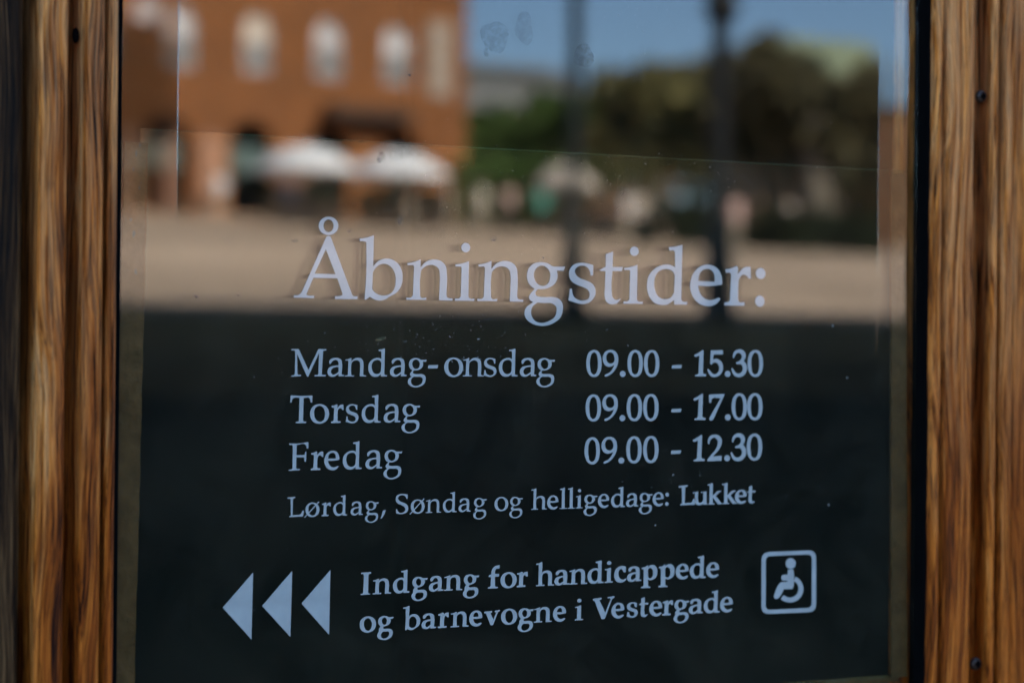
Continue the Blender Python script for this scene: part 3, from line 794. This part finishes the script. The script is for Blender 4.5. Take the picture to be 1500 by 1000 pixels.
put('wheelchair_figure', [head, body], extra=[wheel])

# ------------------------------------------------------------------ dirt on the glass
rr = random.Random(21)
def fleck(mb, px, py, r, Y=-0.00006, el=1.0, ang=0.0):
    c = on(px, py, Y); k = rr.randint(5, 7); b = len(mb.v)
    ca, sa = math.cos(ang), math.sin(ang)
    for i in range(k):
        t = 6.283*i/k; q = r*rr.uniform(.55, 1.15)
        u, v = q*math.cos(t)*el, q*math.sin(t)
        mb.v.append((c.x+u*ca-v*sa, Y, c.z+u*sa+v*ca))
    mb.v.append((c.x, Y-r*0.35, c.z))
    for i in range(k): mb.f.append((b+i, b+(i+1) % k, b+k))
mb = MB()
def clump(n, fx, fy, rmin, rmax, el=1.0):
    for _ in range(n):
        px, py = fx(), fy()
        if not (185 < px < 1325): continue
        fleck(mb, px, py, 1.4*rr.uniform(rmin, rmax)*rr.uniform(.5, 1), el=rr.uniform(1, el), ang=rr.uniform(0, 3.14))
clump(260, lambda: rr.gauss(900, 170), lambda: 222+abs(rr.gauss(0, 60)), .00008, .00028, 1.6)
clump(120, lambda: rr.gauss(560, 160), lambda: rr.gauss(270, 50), .00008, .00024, 1.5)
clump(160, lambda: rr.uniform(280, 1290), lambda: rr.uniform(200, 990), .00008, .00024, 1.8)
clump(150, lambda: rr.gauss(640, 130), lambda: rr.gauss(500, 22), .0001, .00028, 3.0)
clump(90, lambda: rr.gauss(980, 60), lambda: rr.gauss(690, 30), .0001, .00026, 1.4)
clump(60, lambda: rr.gauss(930, 30), lambda: rr.gauss(25, 40), .0001, .0003, 1.4)
for px, py, r in ((1220, 477, .0011), (1241, 553, .0008), (986, 695, .0010), (960, 769, .0008), (372, 893, .0006), (372, 552, .0006), (1214, 739, .0009), (700, 523, .0005), (1186, 469, .0005)):
    fleck(mb, px, py, r)
mb.build('dust', M['dust'], pane, kind='stuff')
mb = MB()
for _ in range(70): fleck(mb, rr.uniform(230, 1290), rr.uniform(5, 470), rr.uniform(.00012, .00035), el=1.5, ang=rr.uniform(0, 3))
for px, py, r in ((287, 434, .0008), (349, 432, .0007), (600, 110, .0006), (796, 378, .0005), (333, 352, .0004)): fleck(mb, px, py, r, el=2.0, ang=-.4)
mb.build('grit', M['dark_fleck'], pane, kind='stuff')

def patch(name, px, py, wpx, hpx, mat, seed, Y=-0.00008, tilt=0.0):
    q = random.Random(seed); k = 18; pts = []
    ph = [q.uniform(0, 6.28) for _ in range(3)]
    for i in range(k):
        t = 2*math.pi*i/k
        s = 1 + .13*math.sin(2*t+ph[0]) + .09*math.sin(3*t+ph[1]) + .05*math.sin(5*t+ph[2])
        u, v = wpx/2*s*math.cos(t), hpx/2*s*math.sin(t)
        pts.append(on(px+u*math.cos(tilt)-v*math.sin(tilt), py+u*math.sin(tilt)+v*math.cos(tilt), Y))
    c = on(px, py, Y)
    me = upright(fill2d([[(p.x-c.x, p.z-c.z) for p in pts]], 0.0))
    return mobj(name, me, mat, pane, (c.x, Y, c.z))
patch('fingerprint', 725, 54, 36, 52, M['print'], 3, tilt=-.15)
patch('fingerprint', 768, 42, 28, 46, M['print'], 5, tilt=-.2)
patch('fingerprint', 712, 77, 8, 12, M['print'], 6)
patch('smudge', 855, 82, 26, 40, M['smudge'], 8)
patch('smudge', 557, 230, 10, 18, M['smudge'], 9)
patch('smudge', 586, 322, 8, 12, M['smudge'], 10)
patch('smudge', 724, 350, 9, 8, M['smudge'], 11)
patch('smudge', 512, 338, 8, 6, M['smudge'], 12)
patch('smudge', 432, 352, 9, 6, M['smudge'], 13)
patch('smudge', 558, 496, 15, 6, M['stain'], 14, tilt=-.35)
# hairline scratches
def scratch(pts, wdt=.00012):
    v = []; f = []
    P = [on(x, y, -0.00005) for x, y in pts]
    for i, p in enumerate(P):
        a = P[max(0, i-1)]; b = P[min(len(P)-1, i+1)]
        d = (b-a); l = math.hypot(d.x, d.z) or 1
        nx, nz = -d.z/l*wdt, d.x/l*wdt
        e = 0.15 if i in (0, len(P)-1) else 1
        v += [(p.x+nx*e, p.y, p.z+nz*e), (p.x-nx*e, p.y, p.z-nz*e)]
    for i in range(len(P)-1): f.append((2*i, 2*i+1, 2*i+3, 2*i+2))
    return mobj('scratch', mesh('scratch', v, f), M['smudge'], pane)
scratch([(305, 50), (313, 68), (320, 88), (325, 106), (327, 122)], .00005)
eg = scratch([(263.5, -30), (262.5, 60), (261.5, 130), (260.5, 200), (259.5, 260), (258.5, 330)], .00028)
eg.name = 'bevel_edge_highlight'; eg.data.materials.clear(); eg.data.materials.append(M['edge'])  # pale strip that paints a highlight on the bevel's edge
scratch([(1003, 385), (1010, 372), (1012, 355)], .0001)
scratch([(763, 560), (770, 545), (774, 534)], .0001)
scratch([(632, 520), (637, 510), (641, 500)], .0001)

# ------------------------------------------------------------------ the square that the pane mirrors
GA = R(-4)                       # the hall's long side, nearly parallel to our door
hall = empty('brick_hall', (40.780, -85.741, 6.40), GA, label='red brick hall with arched white windows and dark arcades, mirrored at upper left', cat='building')
def arch(cx, w_, z0, z1, n=10):
    r = w_/2
    pts = [(cx-r, z0), (cx+r, z0)]
    for k in range(n+1):
        t = math.pi*k/n
        pts.append((cx+r*math.cos(t), z1-r+r*math.sin(t)))
    return pts
wins = [-16.3, -13.1, -9.8, -6.5, -3.2, 0.0, 3.15]
arcs = [-17.0, -13.8, -10.4, -7.1, -3.4, 0.0, 3.5]
holes = [arch(u, 1.25, 5.6, 7.95) for u in wins] + [arch(u, 1.9, 0.05, 3.75) for u in arcs]
me = upright(fill2d([[(-24, -1.5), (6.5, -1.5), (6.5, 14), (-24, 14)]] + holes, 0.5), 0.25)
# local +y of the hall points towards our door
for v in me.vertices: v.co.y = -v.co.y
mobj('front_wall', me, M['brick'], hall)
hb = MB(); hb.box((6.0, -14, -1.5), (6.49, -0.52, 14)).box((-24, -14, -1.5), (-23.5, -0.52, 14)).box((-23.4, -14, -1.5), (5.9, -13.5, 14))
hb.build('side_wall', M['brick'], hall)
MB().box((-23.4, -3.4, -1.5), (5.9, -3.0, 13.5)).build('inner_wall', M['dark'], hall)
rf = MB(); rf.v = [(-24.5, .4, 14), (7, .4, 14), (7, -14.4, 14), (-24.5, -14.4, 14), (-24.5, -7, 19), (7, -7, 19)]
rf.f = [(0, 1, 5, 4), (2, 3, 4, 5), (1, 2, 5), (3, 0, 4), (3, 2, 1, 0)]
rf.build('roof', M['slate'], hall)
MB().box((-24.2, 0.003, 9.6), (6.6, 0.16, 10.0)).build('string_course', M['stone'], hall)
for i, u in enumerate(wins):
    fr = upright(fill2d([arch(u, 1.24, 5.61, 7.94), arch(u, 1.06, 5.70, 7.84)], 0.1), 0.12)
    for v in fr.vertices: v.co.y = -v.co.y
    f = mobj('window', fr, M['white'], hall)
    pn = upright(fill2d([arch(u, 1.01, 6.75, 7.81)], 0.02), 0.17)
    for v in pn.vertices: v.co.y = -v.co.y
    mobj('pane', pn, M['blind_warm' if i == 4 else 'blind'], f)
    MB().box((u-.5, -.18, 5.73), (u+.5, -.16, 6.72)).build('pane', M['grey_pane'], f)
    MB().box((u-.03, -.13, 5.73), (u+.03, -.08, 7.8)).box((u-.49, -.13, 6.70), (u+.49, -.08, 6.77)).box((u-.49, -.13, 6.2), (u+.49, -.08, 6.24)).build('glazing_bar', M['white'], f)
for i, u in enumerate(arcs):
    MB().box((u-.93, -.5, 1.7), (u+.93, -.42, 2.75)).build('shopfront', M['teal'] if i != 5 else M['dark'], hall)
MB().box((4.6, 0.003, 5.2), (5.7, 0.10, 8.3)).build('blind_window', M['stone'], hall)
MB().box((-.3, .02, 4.0), (3.6, 0.9, 4.45)).build('balcony', M['timber'], hall)
for u in (-5.3, -8.8, -12.1):
    MB().box((u-.5, 0.003, 0), (u+.5, 0.35, 3.1)).build('pilaster', M['brick_pale'], hall)

SHRUB = []
def ground_at(px, r):
    d = ray(px, 400); P = on(px, 400); h = math.hypot(d.x, d.y)
    return P.x + d.x/h*r, P.y - d.y/h*r
def person(x, y, rz, shirt, trousers, label, arm=0.25):
    z = gz(y)
    root = empty('person', (x, y, z), rz, label=label, cat='person', group='people standing about the square')
    J = [((0, 0, 0.95), .14), ((0, 0, 1.15), .13), ((0, 0, 1.38), .16), ((0, 0, 1.5), .06), ((0, 0.01, 1.6), .085), ((0, 0.01, 1.72), .08)]
    E = [(0, 1), (1, 2), (2, 3), (3, 4), (4, 5)]
    def add(parent_, pts):
        last = parent_
        for p_, r_ in pts:
            J.append((p_, r_)); E.append((last, len(J)-1)); last = len(J)-1
    for s in (-1, 1):
        add(0, [((s*.10, 0, .88), .10), ((s*.12, .03, .48), .065), ((s*.13, 0, .10), .045), ((s*.14, .14, .04), .04)])
        add(2, [((s*.19, 0, 1.40), .06), ((s*.25, -.02, 1.12), .045), ((s*.24, arm*.6, .92), .035), ((s*.23, arm*.75, .84), .03)])
    me = bpy.data.meshes.new('body')
    me.from_pydata([j[0] for j in J], E, [])
    ob = bpy.data.objects.new('body', me); COL.objects.link(ob)
    ob.modifiers.new('skin', 'SKIN')
    sv = me.skin_vertices[0].data
    for i, j in enumerate(J): sv[i].radius = (j[1], j[1]*.8)
    sv[0].use_root = True
    ob.modifiers.new('sub', 'SUBSURF').levels = 1
    dg = bpy.context.evaluated_depsgraph_get()
    m2 = bpy.data.meshes.new_from_object(ob.evaluated_get(dg))
    bpy.data.objects.remove(ob)
    m2.materials.clear()
    for mm in (trousers, shirt, M['skin']): m2.materials.append(mm)
    for p_ in m2.polygons:
        c = p_.center
        p_.material_index = 2 if (c.z > 1.5 or (abs(c.x) > .17 and .8 < c.z < 1.05)) else (1 if c.z > .93 else 0)
        p_.use_smooth = True
    mobj('body', m2, None, root)
    hm = MB().lathe([(.001, .12), (.05, .11), (.085, .07), (.095, .0), (.08, -.05)], (0, -.01, 1.70), 12)
    hm.build('hair', M['hair'], root, smooth=True)
    return root

def parasol(x, y, r, hgt, edge, canvas, label):
    z = gz(y)
    root = empty('parasol', (x, y, z), rnd.uniform(0, 1), label=label, cat='parasol', group='parasols of the café in front of the brick hall')
    c = MB(); k = 16
    c.lathe([(.03, hgt), (r*.35, hgt-(hgt-edge)*.14), (r*.7, hgt-(hgt-edge)*.48), (r, edge), (r, edge-.16), (r*.98, edge-.02), (r*.5, hgt-(hgt-edge)*.47), (.03, hgt-.04)], n=k)
    c.build('canopy', canvas, root)
    MB().tube([(0, 0, .05), (0, 0, hgt-.03)], .03, 10).build('pole', M['white'], root)
    MB().box((-.35, -.35, 0), (.35, .35, .07)).build('base', M['slate'], root)
    for i in range(8):
        t = 2*math.pi*i/8
        MB().tube([(0, 0, hgt-.25), (r*.93*math.cos(t), r*.93*math.sin(t), edge)], .012, 5).build('rib', M['timber'], root)
    return root
parasol(33.6, -72.4, 1.75, 2.7, 1.9, M['canvas'], 'open white parasol before the brick hall, left one of the bright pair')
parasol(37.3, -72.9, 1.75, 2.65, 1.88, M['canvas'], 'open white parasol before the brick hall, right one of the bright pair')
parasol(42.3, -70.0, 1.15, 2.5, 1.75, M['canvas_beige'], 'beige parasol to the right of the two white ones')

def cafe_table(x, y, label):
    root = empty('cafe_table', (x, y, gz(y)), label=label, cat='table', group='café tables on the square')
    MB().lathe([(.001, .75), (.38, .75), (.38, .72), (.001, .72)], n=20).build('tabletop', M['timber'], root)
    MB().tube([(0, 0, .03), (0, 0, .72)], .03, 8).build('leg', M['iron_black'], root)
    MB().lathe([(.25, 0), (.25, .02), (.03, .05)], n=16).build('foot', M['iron_black'], root)
def chair(x, y, rz, label):
    root = empty('cafe_chair', (x, y, gz(y)), rz, label=label, cat='chair', group='café chairs on the square')
    MB().box((-.22, -.22, .43), (.22, .22, .47)).build('seat', M['timber'], root)
    MB().box((-.21, -.24, .55), (.21, -.21, .88)).build('backrest', M['timber'], root)
    for sx in (-.19, .19):
        for sy in (-.19, .19):
            MB().tube([(sx, sy, 0), (sx, sy, .43)], .015, 6).build('leg', M['iron_black'], root)
        MB().tube([(sx, -.2, .45), (sx, -.225, .9)], .014, 6).build('post', M['iron_black'], root)
tn = ['café table under the left white parasol', 'café table under the right white parasol', 'café table under the beige parasol', 'café table in front of the hall at far left', 'café table between the white and beige parasols', 'café table right of the beige parasol', 'café table at the right end of the café']
for i, (tx, ty) in enumerate(((33.6, -71.6), (37.6, -72.0), (42.0, -69.2), (29.8, -73.5), (40.0, -71.0), (44.5, -70.5), (48.0, -68.0))):
    cafe_table(tx, ty, tn[i])
    for k in range(4):
        t = k*math.pi/2 + .4*i
        chair(tx+.75*math.sin(t), ty-.75*math.cos(t), t, 'dark chair, %s of %s' % (('back', 'right', 'front', 'left')[k], tn[i]))

for i, (pa, pb) in enumerate(((385, 500), (520, 665))):
    xa_, ya_ = ground_at(pa, 86); xb_, yb_ = ground_at(pb, 86)
    pl = empty('planter', ((xa_+xb_)/2, (ya_+yb_)/2, gz((ya_+yb_)/2)), math.atan2(yb_-ya_, xb_-xa_), label='long dark planter with low shrubs behind the %s white parasol' % ('left', 'right')[i], cat='planter')
    L_ = math.hypot(xb_-xa_, yb_-ya_)
    MB().box((-L_/2, -.25, 0), (L_/2, .25, .6)).build('box', M['timber'], pl)
    SHRUB.append((pl, L_))
shirts = [plain('white_shirt', (.8, .8, .82), .8), plain('pink_shirt', (.55, .36, .32), .8), plain('teal_shirt', (.08, .3, .24), .8), plain('navy_shirt', (.03, .04, .08), .8), plain('cream_coat', (.6, .5, .42), .8), plain('brown_coat', (.13, .07, .04), .8)]
trs = [plain('dark_trousers', (.02, .022, .03), .9), plain('beige_trousers', (.4, .33, .25), .9)]
ppl = [(322, 84, 0, 1, 'person in white top by the pale pilaster of the brick hall'), (792, 78, 2, 0, 'person in teal top standing right of the beige parasol'),
       (918, 70, 0, 1, 'person in white top standing near the dark trees'), (935, 71, 4, 0, 'person in cream coat beside the one in white near the trees'),
       (1078, 70, 1, 1, 'person in pink top between the black post and the hedge'), (1110, 74, 5, 0, 'person in brown coat near the hedge'),
       (705, 76, 4, 1, 'person in cream coat under the beige parasol'), (880, 74, 5, 0, 'person in brown coat left of the white top'), (420, 76, 3, 0, 'person in navy top under the left white parasol'), (600, 78, 5, 1, 'person in brown coat under the right white parasol'),
       (655, 80, 4, 1, 'person in cream coat just right of the white parasols'), (840, 79, 5, 1, 'person in brown coat by the slim lamp post'), (985, 82, 3, 0, 'person in navy top left of the black lamp post'),
       (1155, 80, 4, 0, 'person in cream coat in front of the dark hedge'), (1225, 83, 5, 0, 'person in brown coat at the right end of the hedge'), (745, 84, 1, 0, 'person in pink top behind the beige parasol')]
for px, r_, sh_, tr_, lab in ppl:
    x, y = ground_at(px, r_)
    person(x, y, rnd.uniform(0, 6), shirts[sh_], trs[tr_], lab)

# lamp posts on the kerb
def lamp_post(px, r_, rad, hgt, mat, label, knob=None):
    x, y = ground_at(px, r_)
    root = empty('lamp_post', (x, y, gz(y)), label=label, cat='lamp post', group='cast iron lamp posts at the edge of the square')
    p_ = MB().lathe([(rad*2.2, 0), (rad*2.2, .15), (rad*1.7, .25), (rad*1.5, .9), (rad*1.15, 1.05), (rad, 1.2), (rad*.9, hgt)], n=16)
    if knob: p_.lathe([(rad, knob-.2), (rad*1.5, knob-.13), (rad*2.1, knob), (rad*1.5, knob+.13), (rad, knob+.2)], n=16)
    p_.build('post', mat, root, smooth=True)
    arm = MB()
    for s in (-1, 1):
        arm.tube([(0, 0, hgt-.5), (s*.35, 0, hgt-.25), (s*.7, 0, hgt-.15), (s*.8, 0, hgt-.3)], .03, 8)
    arm.build('arm', mat, root, smooth=True)
    for s in (-1, 1):
        MB().lathe([(.02, .02), (.1, 0), (.2, -.22), (.17, -.34), (.05, -.4)], (s*.8, 0, hgt-.3), 14).build('lantern', M['white'], root, smooth=True)
lamp_post(840, 28.0, .085, 5.6, M['iron'], 'slim dark green lamp post right of the brick hall, left one of two')
lamp_post(1053, 28.5, .115, 5.8, M['iron_black'], 'thick black lamp post with a ball collar, right one of two', knob=3.95)

# a stone monument before the trees
x, y = ground_at(1192, 82)
mo = empty('monument', (x, y, gz(y)), label='tall weathered stone monument in front of the trees, right of the black lamp post', cat='monument')
MB().box((-.8, -.8, 0), (.8, .8, .5)).box((-.6, -.6, .5), (.6, .6, 1.5)).build('plinth', M['stone_dark'], mo)
mq = MB(); mq.v = [(-.45, -.45, 1.5), (.45, -.45, 1.5), (.45, .45, 1.5), (-.45, .45, 1.5), (-.3, -.3, 4.3), (.3, -.3, 4.3), (.3, .3, 4.3), (-.3, .3, 4.3), (0, 0, 4.7)]
mq.f = [(0, 1, 5, 4), (1, 2, 6, 5), (2, 3, 7, 6), (3, 0, 4, 7), (4, 5, 8), (5, 6, 8), (6, 7, 8), (7, 4, 8)]
mq.build('shaft', M['stone_dark'], mo)

# trees
def crown_mesh(name, blobs, nleaf, size, seed):
    q = random.Random(seed); v = []; f = []
    tot = sum(b[3]**2 for b in blobs)
    for (bx, by, bz, br) in blobs:
        for _ in range(int(nleaf*br*br/tot)):
            while True:
                d = Vector((q.uniform(-1, 1), q.uniform(-1, 1), q.uniform(-1, 1)))
                if .1 < d.length < 1: break
            rad = br*(.55+.5*q.random())
            c = Vector((bx, by, bz)) + d.normalized()*rad*Vector((1, 1, .85)).length/1.65
            a = Vector((q.gauss(0, 1), q.gauss(0, 1), q.gauss(0, 1))).normalized()
            b = a.orthogonal().normalized(); c2 = a.cross(b)
            s = size*q.uniform(.6, 1.4); n_ = len(v)
            v += [tuple(c+b*s), tuple(c+c2*s*.55), tuple(c-b*s), tuple(c-c2*s*.55)]
            f.append((n_, n_+1, n_+2, n_+3))
    return mesh(name, v, f)
def tree(px, r_, topz, width, leaf, label, seed, trunk=2.0, n=2600, size=.28):
    x, y = ground_at(px, r_)
    root = empty('tree', (x, y, gz(y)), label=label, cat='tree', group='leafy trees beyond the square')
    q = random.Random(seed)
    MB().tube([(0, 0, -.3), (.05, 0, trunk), (.1, .1, topz*.6)], [.28, .2, .09], 10).build('trunk', M['bark'], root, smooth=True)
    for k in range(4):
        t = q.uniform(0, 6.28)
        MB().tube([(.05, 0, trunk*q.uniform(.8, 1.1)), (width*.2*math.cos(t), width*.2*math.sin(t), topz*.55), (width*.34*math.cos(t), width*.34*math.sin(t), topz*.75)], [.12, .08, .03], 7).build('limb', M['bark'], root, smooth=True)
    blobs = [(0, 0, topz*.62, width*.32)]
    for k in range(14):
        t = q.uniform(0, 6.28); rr_ = width*.5*q.uniform(.3, .85); bz = trunk + (topz-trunk)*q.uniform(.18, .86); br = width*q.uniform(.09, .20)
        blobs.append((rr_*math.cos(t), rr_*math.sin(t), min(bz, topz-br), br))
    mobj('crown', crown_mesh('crown', blobs, n, size, seed), leaf, root)
T = [(-25, 82, 6.9, 5.0, 'copper_leaf', 'small copper beech before the left end of the brick hall'),
     (730, 112, 5.4, 6.5, 'leaf3', 'low dark green tree touching the right edge of the brick hall'),
     (800, 106, 5.4, 7.5, 'leaf3', 'low dark green tree behind the slim lamp post'),
     (885, 118, 6.8, 8.5, 'leaf3', 'broad dark tree right of the slim lamp post'),
     (945, 100, 7.2, 7.0, 'leaf2', 'olive green tree left of the black lamp post'),
     (1010, 96, 7.4, 7.0, 'leaf2', 'olive tree just left of the black lamp post, tall crown'),
     (1120, 92, 8.4, 6.8, 'leaf', 'tallest dark tree right of the black lamp post'),
     (1190, 84, 6.3, 5.5, 'leaf', 'dark tree in front of the green copper roof'),
     (1260, 88, 6.6, 7.0, 'leaf', 'dark tree at the right edge of the pane'),
     (1345, 96, 7.5, 8.0, 'leaf2', 'olive tree beyond the right edge of the pane')]
for i, (px, r_, tz, wd, lf, lab) in enumerate(T):
    tree(px, r_, tz, wd, M[lf], lab, 40+i)

for pl, L_ in SHRUB:
    mobj('shrub', crown_mesh('shrub', [(-L_/2+.3+k_*.45, 0, .95, .42) for k_ in range(int(L_/.45))], 900, .12, 7), M['hedge_dark'], pl)
def hedge(pxa, pxb, r_, h_, label, seed):
    xa_, ya_ = ground_at(pxa, r_); xb_, yb_ = ground_at(pxb, r_)
    q = random.Random(seed); blobs = []
    L_ = math.hypot(xb_-xa_, yb_-ya_); k = max(3, int(L_/.8))
    for i in range(k+1):
        f = i/k
        for zz in (h_*.3, h_*.68):
            blobs.append(((xb_-xa_)*(f-.5)+q.uniform(-.2, .2), (yb_-ya_)*(f-.5)+q.uniform(-.2, .2), zz+((ya_+yb_)/2-(ya_+(yb_-ya_)*f))*.075*1, h_*.36))
    cx_, cy_ = (xa_+xb_)/2, (ya_+yb_)/2
    root = empty('hedge', (cx_, cy_, gz(cy_)), label=label, cat='hedge')
    mobj('foliage', crown_mesh('foliage', blobs, 5200, .13, seed), M[{91: 'hedge_dark', 92: 'leaf3', 93: 'hedge_olive'}[seed]], root)
    MB().tube([(0, 0, 0), (0, 0, h_*.6)], [.05, .02], 6).build('stem', M['bark'], root)
hedge(955, 1300, 74, 1.3, 'long low dark hedge across the square beyond the black lamp post', 91)
hedge(690, 850, 92, 2.8, 'tall dark green hedge closing the square, left of the slim lamp post', 92)
hedge(862, 1335, 91, 3.5, 'tall olive hedge closing the square behind the people', 93)

def house(name, px, r_, wd, dp, wh, rh, wm, rm_, label, rz=0.0, nwin=4, sink=1.0, storeys=2):
    x, y = ground_at(px, r_)
    root = empty(name, (x, y, gz(y)), rz, label=label, cat='building')
    MB().box((-wd/2, -dp, -sink), (wd/2, 0, wh)).build('wall', wm, root)
    v = MB(); e = .3
    v.v = [(-wd/2-e, e, wh+.003), (wd/2+e, e, wh+.003), (wd/2+e, -dp-e, wh+.003), (-wd/2-e, -dp-e, wh+.003), (-wd/2-e, -dp/2, wh+rh), (wd/2+e, -dp/2, wh+rh)]
    v.f = [(0, 1, 5, 4), (2, 3, 4, 5), (1, 2, 5), (3, 0, 4), (3, 2, 1, 0)]
    v.build('roof', rm_, root)
    for j in range(storeys):
        zz = wh*(j+.35)/storeys
        for i in range(nwin):
            u = -wd/2 + wd*(i+.5)/nwin
            f = MB().box((u-.55, .003, zz), (u+.55, .07, zz+1.5)).build('window', M['white'], root)
            MB().box((u-.45, .073, zz+.1), (u+.45, .078, zz+1.4)).build('pane', M['slate'], f)
house('grey_house', 745, 150, 10, 8, 8.6, 1.2, M['grey_wall'], M['grey_wall'], 'pale grey flat-topped building just right of the brick hall', nwin=5)
house('brown_house', 890, 150, 10, 8, 5.2, 1.8, M['brick'], M['brick'], 'low red brown brick house behind the slim lamp post', nwin=5)
house('copper_roofed_hall', 1262, 140, 7, 9, 8.2, 3.4, M['stone'], M['copper'], 'large hall with a green copper roof behind the trees', nwin=6)
house('orange_brick_house', 1480, 110, 14, 8, 6.4, 0.6, M['brick_orange'], M['brick_orange'], 'orange brick building far right of the square, beyond the olive tree', nwin=0)
